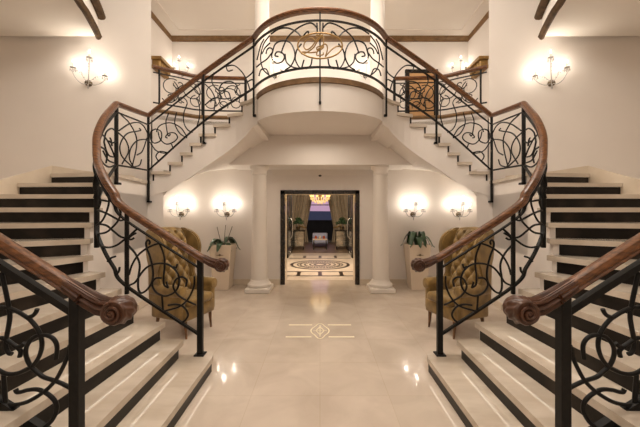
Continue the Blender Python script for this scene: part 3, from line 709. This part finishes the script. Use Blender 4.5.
# ------------------------------------------------------------------ armchairs
def make_chair(loc, rz, label, mir):
    c = thing('armchair', loc, label, 'armchair', rz=rz, group='mustard wing armchairs', world=False)
    c.scale = (.92, .82, 1)
    V = M['velvet']
    b = MB(); b.rbox((-.30, -.33, .22), (.30, .33, .40), .03, 3); b.build('seat', V, c, mir, smooth=50)
    b = MB(); b.rbox((-.22, -.26, .39), (.34, .26, .51), .05, 4); b.build('seat_cushion', V, c, mir, smooth=60)
    # tufted backrest
    nu, nv = 48, 72; vs = []
    def outline(h): return .335 - (.03 * max(0, (h - .86) / .14) ** 2)
    for layer in (0, 1):
        for j in range(nv + 1):
            h = j / nv
            for i in range(nu + 1):
                s = i / nu * 2 - 1; y = s * outline(h); z = .38 + h * (.98 + .03 * math.cos(s * math.pi / 2))
                lean = -.20 - .13 * h - .05 * max(0, h - .85) / .15 * (1 if h > .85 else 0)
                if layer == 0:
                    gx, gz = s * 2.0, h * 5.0
                    d = math.cos(math.pi * (gx + gz)) * math.cos(math.pi * (gx - gz))
                    tuft = .075 * math.sqrt(abs(math.sin(math.pi * (gx + gz)) * math.sin(math.pi * (gx - gz)))) ** .8 if 0.1 < h < .97 else .03
                    edge = (1 - abs(s) ** 6)
                    vs.append((lean + .06 * edge + tuft * edge, y, z))
                else: vs.append((lean - .06 * (1 - abs(s) ** 4), y, z))
    W = nu + 1; n1 = W * (nv + 1); fs = []
    for j in range(nv):
        for i in range(nu):
            a = j*W + i; fs.append((a, a+1, a+W+1, a+W)); a += n1; fs.append((a, a+W, a+W+1, a+1))
    for j in range(nv):
        for i in (0, nu):
            a = j*W + i; fs.append((a, a+W, a+W+n1, a+n1))
    for i in range(nu):
        for j in (0, nv):
            a = j*W + i; fs.append((a, a+1, a+1+n1, a+n1))
    b = MB(); b.add(vs, fs)
    for r_ in range(1, 10):
        for q in range(-2, 3):
            gz = r_ / 2; gx = q + (.5 if r_ % 2 else 0); 
            if abs(gx) > 1.8: continue
            h = gz / 5.0; s = gx / 2.0
            b.ball((-.20 - .13 * h + .062, s * outline(h), .38 + h * 1.0), .011, 6)
    b.build('backrest', V, c, mir, smooth=80)
    for sg in (-1, 1):
        prof = crom([(-.34, 0, .42), (-.06, 0, .42), (-.06, 0, .60), (-.13, 0, .74), (-.10, 0, .88), (-.02, 0, 1.02), (-.01, 0, 1.14), (-.06, 0, 1.25), (-.18, 0, 1.325), (-.40, 0, 1.345), (-.36, 0, .9)], 5)
        bm = bmesh.new(); y0 = sg * .30
        f = bm.faces.new([bm.verts.new((p.x, y0, p.z)) for p in prof])
        ex = bmesh.ops.extrude_face_region(bm, geom=[f]); 
        for v in ex['geom']:
            if isinstance(v, bmesh.types.BMVert): v.co.y += sg * .075
        for v in bm.verts: v.co.y += sg * .07 * max(0, v.co.x + .34)
        bmesh.ops.bevel(bm, geom=[e for e in bm.edges if len(e.link_faces) == 2 and abs(e.verts[0].co.y - e.verts[1].co.y) < .05 and any(len(q.verts) > 8 for q in e.link_faces)], offset=.018, segments=2, affect='EDGES')
        b = MB(); b.bm(bm); b.build('wing', V, c, mir, smooth=60)
        b = MB(); b.rbox((-.28, sg * .33 - .055, .24), (.27, sg * .33 + .055, .58), .03, 2)
        b.lathe([(.001, -.29), (.07, -.29), (.078, -.2), (.078, .2), (.07, .28), (.02, .29), (.001, .29)], 16, Matrix.Translation((0, sg * .345, .60)) @ Matrix.Rotation(R(90), 4, 'Y'))
        b.build('arm', V, c, mir, smooth=60)
    for (x, y, dx) in ((.25, .27, .02), (.25, -.27, .02), (-.26, .26, -.09), (-.26, -.26, -.09)):
        b = MB(); b.tube([(x, y, .24), (x + dx * .3, y, .13), (x + dx, y, 0.0)], [.030, .023, .014], 8); b.build('leg', M['leg'], c, mir, smooth=50)
    return c
make_chair((-1.83, 4.20, 0), R(-22), 'mustard velvet wing armchair with tufted back by the left stair', False)
make_chair((1.83, 4.20, 0), R(22), 'mustard velvet wing armchair with tufted back by the right stair', True)

# ------------------------------------------------------------------ planters
for mir, side in SIDES:
    sx = 1 if mir else -1
    p = thing('planter', (sx * 2.03, 6.5, 0), ('tall cream planter with leaves and three bare orchid stems beside the left column' if not mir else
              'tall cream planter with a low clump of dark leaves beside the right column'), 'planter', world=False, group='tall cream planters')
    bm = bmesh.new(); 
    def ring(w, z): return [bm.verts.new((a * w, c_ * w, z)) for a, c_ in ((-1, -1), (1, -1), (1, 1), (-1, 1))]
    r0, r1, r2, r3 = ring(.155, .0), ring(.225, .93), ring(.20, .93), ring(.19, .85)
    bm.faces.new(r0[::-1])
    for a, c_ in ((r0, r1), (r1, r2), (r2, r3)):
        for k in range(4): bm.faces.new((a[k], a[(k+1) % 4], c_[(k+1) % 4], c_[k]))
    bm.faces.new(r3)
    bmesh.ops.bevel(bm, geom=list(bm.edges), offset=.008, segments=1, affect='EDGES')
    b = MB(); b.bm(bm); b.build('pot', M['planter'], p, smooth=30)
    b = MB(); b.add([(-.09, -.213, .72), (-.02, -.219, .735), (0, -.224, .755), (.02, -.219, .735), (.09, -.213, .72), (.02, -.217, .715), (0, -.222, .70), (-.02, -.217, .715), (0, -.20, .72)],
                    [(0, 1, 7), (1, 2, 3, 5, 6, 7), (3, 4, 5), (0, 8, 1), (1, 8, 2), (2, 8, 3), (3, 8, 4), (4, 8, 5), (5, 8, 6), (6, 8, 7), (7, 8, 0)])
    b.build('ornament', M['bronze'], p, smooth=0)
    rnd = random.Random(3 if mir else 5)
    nl = 14 if mir else 9
    for k in range(nl):
        an = k * 2 * math.pi / nl + rnd.uniform(-.3, .3); L = rnd.uniform(.22, .36) if not mir else rnd.uniform(.18, .34); up = rnd.uniform(.04, .12) if not mir else rnd.uniform(.06, .2)
        vs = []; n = 8
        for q in range(n + 1):
            t = q / n; r_ = .03 + L * t; z = .90 + up * math.sin(math.pi * min(1, t * 1.1)) * 1.6 - (.10 * t * t if not mir else .02 * t * t)
            w = .055 * math.sin(math.pi * (t * .92 + .06)) + .004
            for sgn, dz in ((-1, .012), (0, 0), (1, .012)):
                vs.append((r_ * math.cos(an) - sgn * w * math.sin(an), r_ * math.sin(an) + sgn * w * math.cos(an), z + dz))
        fs = [(q*3 + i, q*3 + i + 1, q*3 + i + 4, q*3 + i + 3) for q in range(n) for i in range(2)]
        lv = [(x, y, z - .006) for x, y, z in vs]; m_ = len(vs)
        fs2 = fs + [tuple(m_ + i for i in f[::-1]) for f in fs]
        b = MB(); b.add(vs + lv, fs2); b.build('leaf', M['leaf'], p, smooth=80, fix=False)
    if not mir:
        for (x0, x1, h) in ((-.03, -.12, .36), (.02, .06, .40), (.06, .20, .37)):
            b = MB(); b.tube(crom([(x0, 0, .88), (x0 + (x1 - x0) * .4, -.02, .88 + h * .5), (x1, -.03, .93 + h)], 5), .007, 5); b.build('stem', M['stem'], p, smooth=60)

# ------------------------------------------------------------------ doorway and the lobby beyond
fr = MB()
fr.box((-.87, DW - .03, 0), (-.775, DW + .06, 2.075)); fr.box((.775, DW - .03, 0), (.87, DW + .06, 2.075)); fr.box((-.87, DW - .03, 2.0), (.87, DW + .06, 2.08))
struct(fr.build('door_1', M['frame'], smooth=0))
b = MB(); b.box((-.87, DW + .061, 0), (-.78, 7.3, 2.075)); b.box((.78, DW + .061, 0), (.87, 7.3, 2.075)); b.box((-.78, DW + .061, 2.0), (.78, 7.3, 2.075)); struct(b.build('trim_10', M['stone'], smooth=0))
b = MB(); b.box((-4, 7.3, -.1), (4, 12.0, 0)); struct(b.build('floor_lobby', M['lobbyfloor'], smooth=0))
b = MB(); b.box((-4, 12.0, -.1), (4, 16.6, 0.0)); struct(b.build('floor_lobby_back', M['rug'], smooth=0))
for mir, side in SIDES:
    b = MB(); b.box((-3.1, 7.3, 0), (-3.0, 16.6, 3.2)); struct(b.build('wall_lobby_' + side, M['stone'], mir=mir, smooth=0))
b = MB(); b.box((-4, 7.3, 3.2), (4, 16.8, 3.3)); struct(b.build('ceiling_lobby', M['ceil'], smooth=0))
b = MB(); b.box((-3.1, 16.5, 0), (-.75, 16.6, 3.2)); b.box((.75, 16.5, 0), (3.1, 16.6, 3.2)); b.box((-.75, 16.5, 2.9), (.75, 16.6, 3.2)); struct(b.build('wall_lobby_back', M['wall'], smooth=0))
b = MB()
for x in (-.75, .70): b.box((x, 16.5, 0), (x + .05, 16.58, 2.9))
b.box((-.75, 16.5, 1.95), (.75, 16.58, 2.0)); b.box((-.75, 16.5, 0), (.75, 16.58, .1)); struct(b.build('window_1', M['frame'], smooth=0))
# inner glass doors, folded back
for mir, side in SIDES:
    sx = 1 if mir else -1
    d = thing('glass_door', (sx * 1.13, 10.7, 0), 'dark framed glass door leaf folded open on the %s inside the lobby' % side, 'door', world=True, group='lobby door leaves')
    b = MB(); X0, X1 = -1.16, -1.10
    b.box((X0, 10.7, 0.01), (X1, 10.82, 2.75)); b.box((X0, 12.1, 0.01), (X1, 12.22, 2.75)); b.box((X0, 10.7, .01), (X1, 12.2, .14)); b.box((X0, 10.7, 2.6), (X1, 12.2, 2.75)); b.build('frame', M['frame'], d, mir, smooth=0)
    b = MB(); b.box((-1.14, 10.82, .14), (-1.12, 12.1, 2.6)); b.build('glass', M['glass'], d, mir, smooth=0)
    b = MB(); b.tube(crom([(-1.10, 11.5, .62), (-1.03, 11.5, .75), (-1.02, 11.5, 1.0), (-1.03, 11.5, 1.25), (-1.10, 11.5, 1.38)], 5), .022, 8); b.build('handle', M['steel'], d, mir, smooth=60)
    b = MB(); b.box((-3.0, 10.62, 0), (-1.17, 10.72, 3.2)); struct(b.build('wall_vestibule_' + side, M['frame'], mir=mir, smooth=0))
# mosaic medallion and borders set into the lobby floor
med = thing('floor_mosaic', (0, 9.4, 0.002), 'oval mosaic medallion with dark borders set in the lobby floor', 'floor mosaic', world=True)
def ell(b, a0, b0, a1, b1, cx=0, cy=9.45, z=.003, n=48):
    for k in range(n):
        t0, t1 = 2*math.pi*k/n, 2*math.pi*(k+1)/n
        b.prism([(cx + a0*math.cos(t0), cy + b0*math.sin(t0)), (cx + a1*math.cos(t0), cy + b1*math.sin(t0)), (cx + a1*math.cos(t1), cy + b1*math.sin(t1)), (cx + a0*math.cos(t1), cy + b0*math.sin(t1))], .0005, z)
b = MB(); ell(b, .82, .74, .91, .85); ell(b, .66, .58, .71, .64)
for k in range(40):
    t = 2*math.pi*k/40
    for r_ in (.30, .45, .58):
        x, y = r_ * 1.03 * math.cos(t + r_ * 9), 9.45 + r_ * .95 * math.sin(t + r_ * 9)
        b.box((x - .024, y - .045, .0005), (x + .024, y + .045, .003))
ell(b, .12, .11, .2, .19); b.build('medallion', M['tessera'], med, smooth=0)
for y in (7.72, 8.27, 10.62, 11.5):
    b = MB(); b.box((-1.05, y, .0005), (1.05, y + .085, .003)); b.build('border_line', M['tessera'], med, smooth=0)
for x in (-.55, 0, .55):
    b = MB(); b.box((x - .05, 7.81, .0005), (x + .05, 8.265, .003)); b.build('border_block', M['tessera'], med, smooth=0)
    b = MB(); b.box((x - .05, 10.8, .0005), (x + .05, 11.3, .003)); b.build('border_block', M['tessera'], med, smooth=0)
# curtains, tied back
for mir, side in SIDES:
    cu = thing('curtain', ((1.5 if mir else -1.5), 16.2, 0), 'floor length beige curtain tied back to the %s of the lobby window' % side, 'curtain', world=True, group='lobby curtains')
    nu, nv = 60, 24; vs = []
    for j in range(nv + 1):
        z = .02 + 2.95 * j / nv
        xi = -.28 - .42 * (2.97 - z) / 2.2 if z > .77 else -.70 + .10 * (.77 - z) / .77
        for i in range(nu + 1):
            t = i / nu; vs.append((-2.95 + (xi + 2.95) * t, 16.15 + .06 * math.sin(t * 2 * math.pi * 14), z))
    W = nu + 1; n1 = len(vs)
    fs = [(j*W + i, j*W + i + 1, (j+1)*W + i + 1, (j+1)*W + i) for j in range(nv) for i in range(nu)]
    b = MB(); b.add(vs, fs); b.add([(x, y + .012, z) for x, y, z in vs], [f[::-1] for f in fs]); b.build('panel', M['curtain'], cu, mir, smooth=80, fix=False)
    b = MB(); b.tube(crom([(-.70, 16.04, .80), (-.85, 16.02, .82), (-1.1, 16.04, .90)], 4), .03, 6); b.build('tieback', M['gold'], cu, mir, smooth=60)
# dusk outside the lobby window
b = MB(); b.box((-6, 26, -1), (6, 26.2, 7)); struct(b.build('sky', M['sky'], smooth=0))
b = MB(); b.prism([(-6, 22), (-6, 24), (6, 24), (6, 22)], -1, [1.70, 1.74, 1.60, 1.56]); struct(b.build('hill', M['hill'], smooth=0))
b = MB(); b.box((-4, 18, -.5), (4, 18.6, 1.12)); struct(b.build('terrain_hedge', M['hedge'], smooth=0))
# chandelier in the lobby
ch = thing('chandelier', (0, 13.6, 2.0), 'gold crystal chandelier glowing in the lobby beyond the doorway', 'chandelier', world=True)
b = MB(); b.tube([(0, 13.6, 2.3), (0, 13.6, 3.2)], .012, 6); b.build('rod', M['gold'], ch, smooth=60)
b = MB()
for k in range(10):
    t = 2*math.pi*k/10; b.tube(crom([(0, 13.6, 2.2), (.2*math.cos(t), 13.6 + .2*math.sin(t), 2.08), (.40*math.cos(t), 13.6 + .40*math.sin(t), 2.25)], 4), .014, 5)
b.lathe([(.001, 2.05), (.07, 2.1), (.05, 2.2), (.09, 2.3), (.02, 2.42), (.001, 2.42)], 12, Matrix.Translation((0, 13.6, 0))); b.build('arms', M['gold'], ch, smooth=60)
for k in range(10):
    t = 2*math.pi*k/10; b = MB(); x, y = .40*math.cos(t), 13.6 + .40*math.sin(t)
    b.lathe([(.02, 2.26), (.055, 2.30), (.06, 2.38), (.04, 2.42), (.001, 2.43)], 10, Matrix.Translation((x, y, 0)))
    b.build('lamp_shade', M['shade'] if 'shade' in M else M.setdefault('shade', mat('amber_shade', (0.8, 0.55, 0.22), .4, emit=(1, .62, .22), estr=1.3, col2=(.7, .45, .15))), ch, smooth=60)
b = MB()
for rr, zz, nn in ((.40, 2.12, 22), (.33, 2.04, 18), (.22, 1.98, 12), (.10, 1.93, 6)):
    for k in range(nn):
        t = 2*math.pi*k/nn; b.lathe([(.001, zz), (.026, zz + .05), (.018, zz + .12), (.001, zz + .15)], 6, Matrix.Translation((rr*math.cos(t), 13.6 + rr*math.sin(t), 0)))
b.build('crystal_drops', mat('amber_crystal', (.8, .6, .3), .15, emit=(1, .62, .22), estr=.55, col2=(.5, .3, .1), scale=60), ch, smooth=0)
# mirrored side cabinets with potted plants
for mir, side in SIDES:
    sx = 1 if mir else -1
    cb = thing('side_cabinet', (sx * .93, 13.2, 0), 'small mirrored cabinet standing at the %s of the lobby curtains' % side, 'cabinet', world=False, group='lobby cabinets')
    b = MB(); b.rbox((-.27, -.2, .14), (.27, .2, .80), .02, 1); b.build('body', M['mirror'], cb, smooth=0)
    b = MB(); b.rbox((-.30, -.23, .80), (.30, .23, .84), .01, 1); b.build('top', M['frame'], cb, smooth=0)
    for z in (.2, .41, .62):
        b = MB(); b.rbox((-.23, -.215, z), (.23, -.195, z + .17), .006, 1); dr = b.build('drawer', M['mirror'], cb, smooth=0)
        b = MB(); b.ball((0, -.225, z + .085), .015, 6); b.build('knob', M['gold'], dr, smooth=60)
    for x in (-.22, .22):
        for y in (-.15, .15): b = MB(); b.tube([(x, y, .15), (x, y, 0)], [.025, .015], 6); b.build('leg', M['frame'], cb, smooth=0)
    pl = thing('potted_plant', (sx * .93, 13.2, .841), 'dark bushy plant in a pot on the %s mirrored cabinet' % side, 'plant', world=False, group='lobby plants')
    b = MB(); b.lathe([(.001, 0), (.07, 0), (.10, .14), (.09, .14), (.001, .13)], 14); b.build('pot', M['bronze'], pl, smooth=40)
    b = MB(); rnd = random.Random(4)
    for k in range(60):
        a, e = rnd.uniform(0, 6.28), rnd.uniform(-.4, 1.4); r_ = rnd.uniform(.10, .23)
        c0 = Vector((r_ * math.cos(a) * math.cos(e), r_ * math.sin(a) * math.cos(e), .30 + r_ * math.sin(e)))
        b.ball(c0, .05, 5, (1, 1, .6))
    b.build('foliage', M['leaf'], pl, smooth=60)
# sofa and low table in front of the lobby window
sf = thing('sofa', (0, 14.6, 0), 'pale grey sofa below the lobby window', 'sofa', world=False)
b = MB(); b.rbox((-.36, -.35, .12), (.36, .35, .40), .05, 3); b.build('seat', M['cloth'], sf, smooth=60)
b = MB(); b.rbox((-.36, .22, .3), (.36, .38, .60), .06, 3); b.build('backrest', M['cloth'], sf, smooth=60)
for x in (-.31, .31):
    for y in (-.28, .28): b = MB(); b.tube([(x, y, .14), (x, y, 0)], .025, 6); b.build('leg', M['frame'], sf, smooth=0)
tb = thing('coffee_table', (0, 13.4, 0), 'low table with slim legs in the middle of the lobby', 'table', world=False)
b = MB(); b.rbox((-.31, -.25, .40), (.31, .25, .45), .012, 1); b.build('tabletop', M['planter'], tb, smooth=0)
for x in (-.27, .27):
    for y in (-.21, .21): b = MB(); b.tube([(x, y, .40), (x, y, 0)], .02, 6); b.build('leg', M['frame'], tb, smooth=0)
for k, (x, c_) in enumerate(((-.18, 'red'), (0, 'planter'), (.17, 'red'))):
    b = MB(); b.lathe([(.001, .452), (.035, .452), (.06, .50), (.045, .56), (.02, .58), (.001, .58)], 12, Matrix.Translation((x, 13.35, 0)))
    o = b.build('bowl', M[c_], None, smooth=50)
    tag(o, ('red bowl at the left end of the low lobby table', 'cream bowl in the middle of the low lobby table', 'red bowl at the right end of the low lobby table')[k], 'bowl', 'bowls on the lobby table')

# motion sensor over the doorway
b = MB(); b.ball((0, DW - .005, 2.46 - .05), .035, 8, (1.1, .8, .9)); tag(b.build('motion_sensor', M['frame'], smooth=60), 'small black sensor on the beam above the doorway', 'sensor')

# brass inlay in the hall floor
inl = thing('floor_inlay', (0, 4.17, 0.001), 'pale brass double line and cartouche inlaid in the marble hall floor', 'floor inlay', world=True)
for y in (4.39, 3.97):
    for x in (-.44, .11):
        b = MB(); b.box((x, y - .016, .0005), (x + .33, y + .016, .002)); b.build('line', M['brass'], inl, smooth=0)
b = MB()
def flat_line(b, pts, w):
    for p, q in zip(pts, pts[1:]):
        d = Vector((q[0]-p[0], q[1]-p[1], 0)).normalized(); nrm = Vector((-d.y, d.x, 0)) * w
        b.prism([(p[0]-nrm.x, p[1]-nrm.y), (q[0]-nrm.x, q[1]-nrm.y), (q[0]+nrm.x, q[1]+nrm.y), (p[0]+nrm.x, p[1]+nrm.y)], .0005, .002)
flat_line(b, [(.11*math.cos(2*math.pi*t/28)*(1+.12*math.cos(8*math.pi*t/28)), 4.18 + .24*math.sin(2*math.pi*t/28)*(1+.12*math.cos(8*math.pi*t/28))) for t in range(29)], .008)
flat_line(b, [(.055, 4.18), (0, 4.32), (-.055, 4.18), (0, 4.04), (.055, 4.18)], .007)
flat_line(b, [(-.09, 4.18), (.09, 4.18)], .006); flat_line(b, [(0, 3.98), (0, 4.38)], .006)
b.build('cartouche', M['brass'], inl, smooth=0)

# ------------------------------------------------------------------ lights
def area(loc, e, size, rot=(0, 0, 0), col=(1, .88, .74), sy=None):
    l = bpy.data.lights.new('ceiling_fill', 'AREA'); l.energy = e; l.size = size; l.color = col  # area lights are added fill, not modelled fittings
    if sy: l.shape = 'RECTANGLE'; l.size_y = sy
    o = bpy.data.objects.new('ceiling_fill', l); o.location = loc; o.rotation_euler = rot; COL.objects.link(o); return o
point((0, 3.6, 5.7), 270, .5, (1, .915, .82), 'void_fill')     # added ambient fill in the oval void, unseen above the frame
area((0, -.6, 4.6), 60, 2.6, col=(1, .915, .82))                      # added fill near the camera under the low ceiling, no fittings
area((-4.6, 1.6, 4.6), 34, 1.2); area((4.6, 1.6, 4.6), 34, 1.2)  # added fill over each stair, under the low ceiling
area((0, 5.2, 2.97), 11, .9)                                         # added fill brightening the beam and soffit under the balcony
area((0, 7.1, 6.40), 46, 4.5, col=(1, .93, .84), sy=.7)                      # added fill just below the gallery ceiling
point((0, 13.6, 2.5), 5, .3, (1, .78, .5)); area((0, 7.9, 3.1), 26, .8, col=(1, .82, .6)); area((0, 8.1, 2.9), 130, .8, rot=(R(62), 0, 0), col=(1, .84, .64))  # lobby chandelier glow, then two added fills for the lobby and its curtains
w = bpy.data.worlds.new('World'); scn.world = w; w.use_nodes = True
w.node_tree.nodes['Background'].inputs['Color'].default_value = (.09, .08, .085, 1); w.node_tree.nodes['Background'].inputs['Strength'].default_value = .3

# ------------------------------------------------------------------ camera
cam = bpy.data.cameras.new('camera'); cam.sensor_width = 36; cam.lens = F / 640 * 36; cam.shift_y = -1.5 / 640; cam.clip_end = 100
co = bpy.data.objects.new('camera', cam); co.location = (0, 0, EYE); co.rotation_euler = (R(90), 0, 0); COL.objects.link(co); scn.camera = co
scn.view_settings.view_transform = 'Standard'; scn.view_settings.look = 'None'; scn.view_settings.gamma = 1; scn.view_settings.exposure = 0.32
for o in bpy.data.objects:
    if '_world' in o: del o['_world']
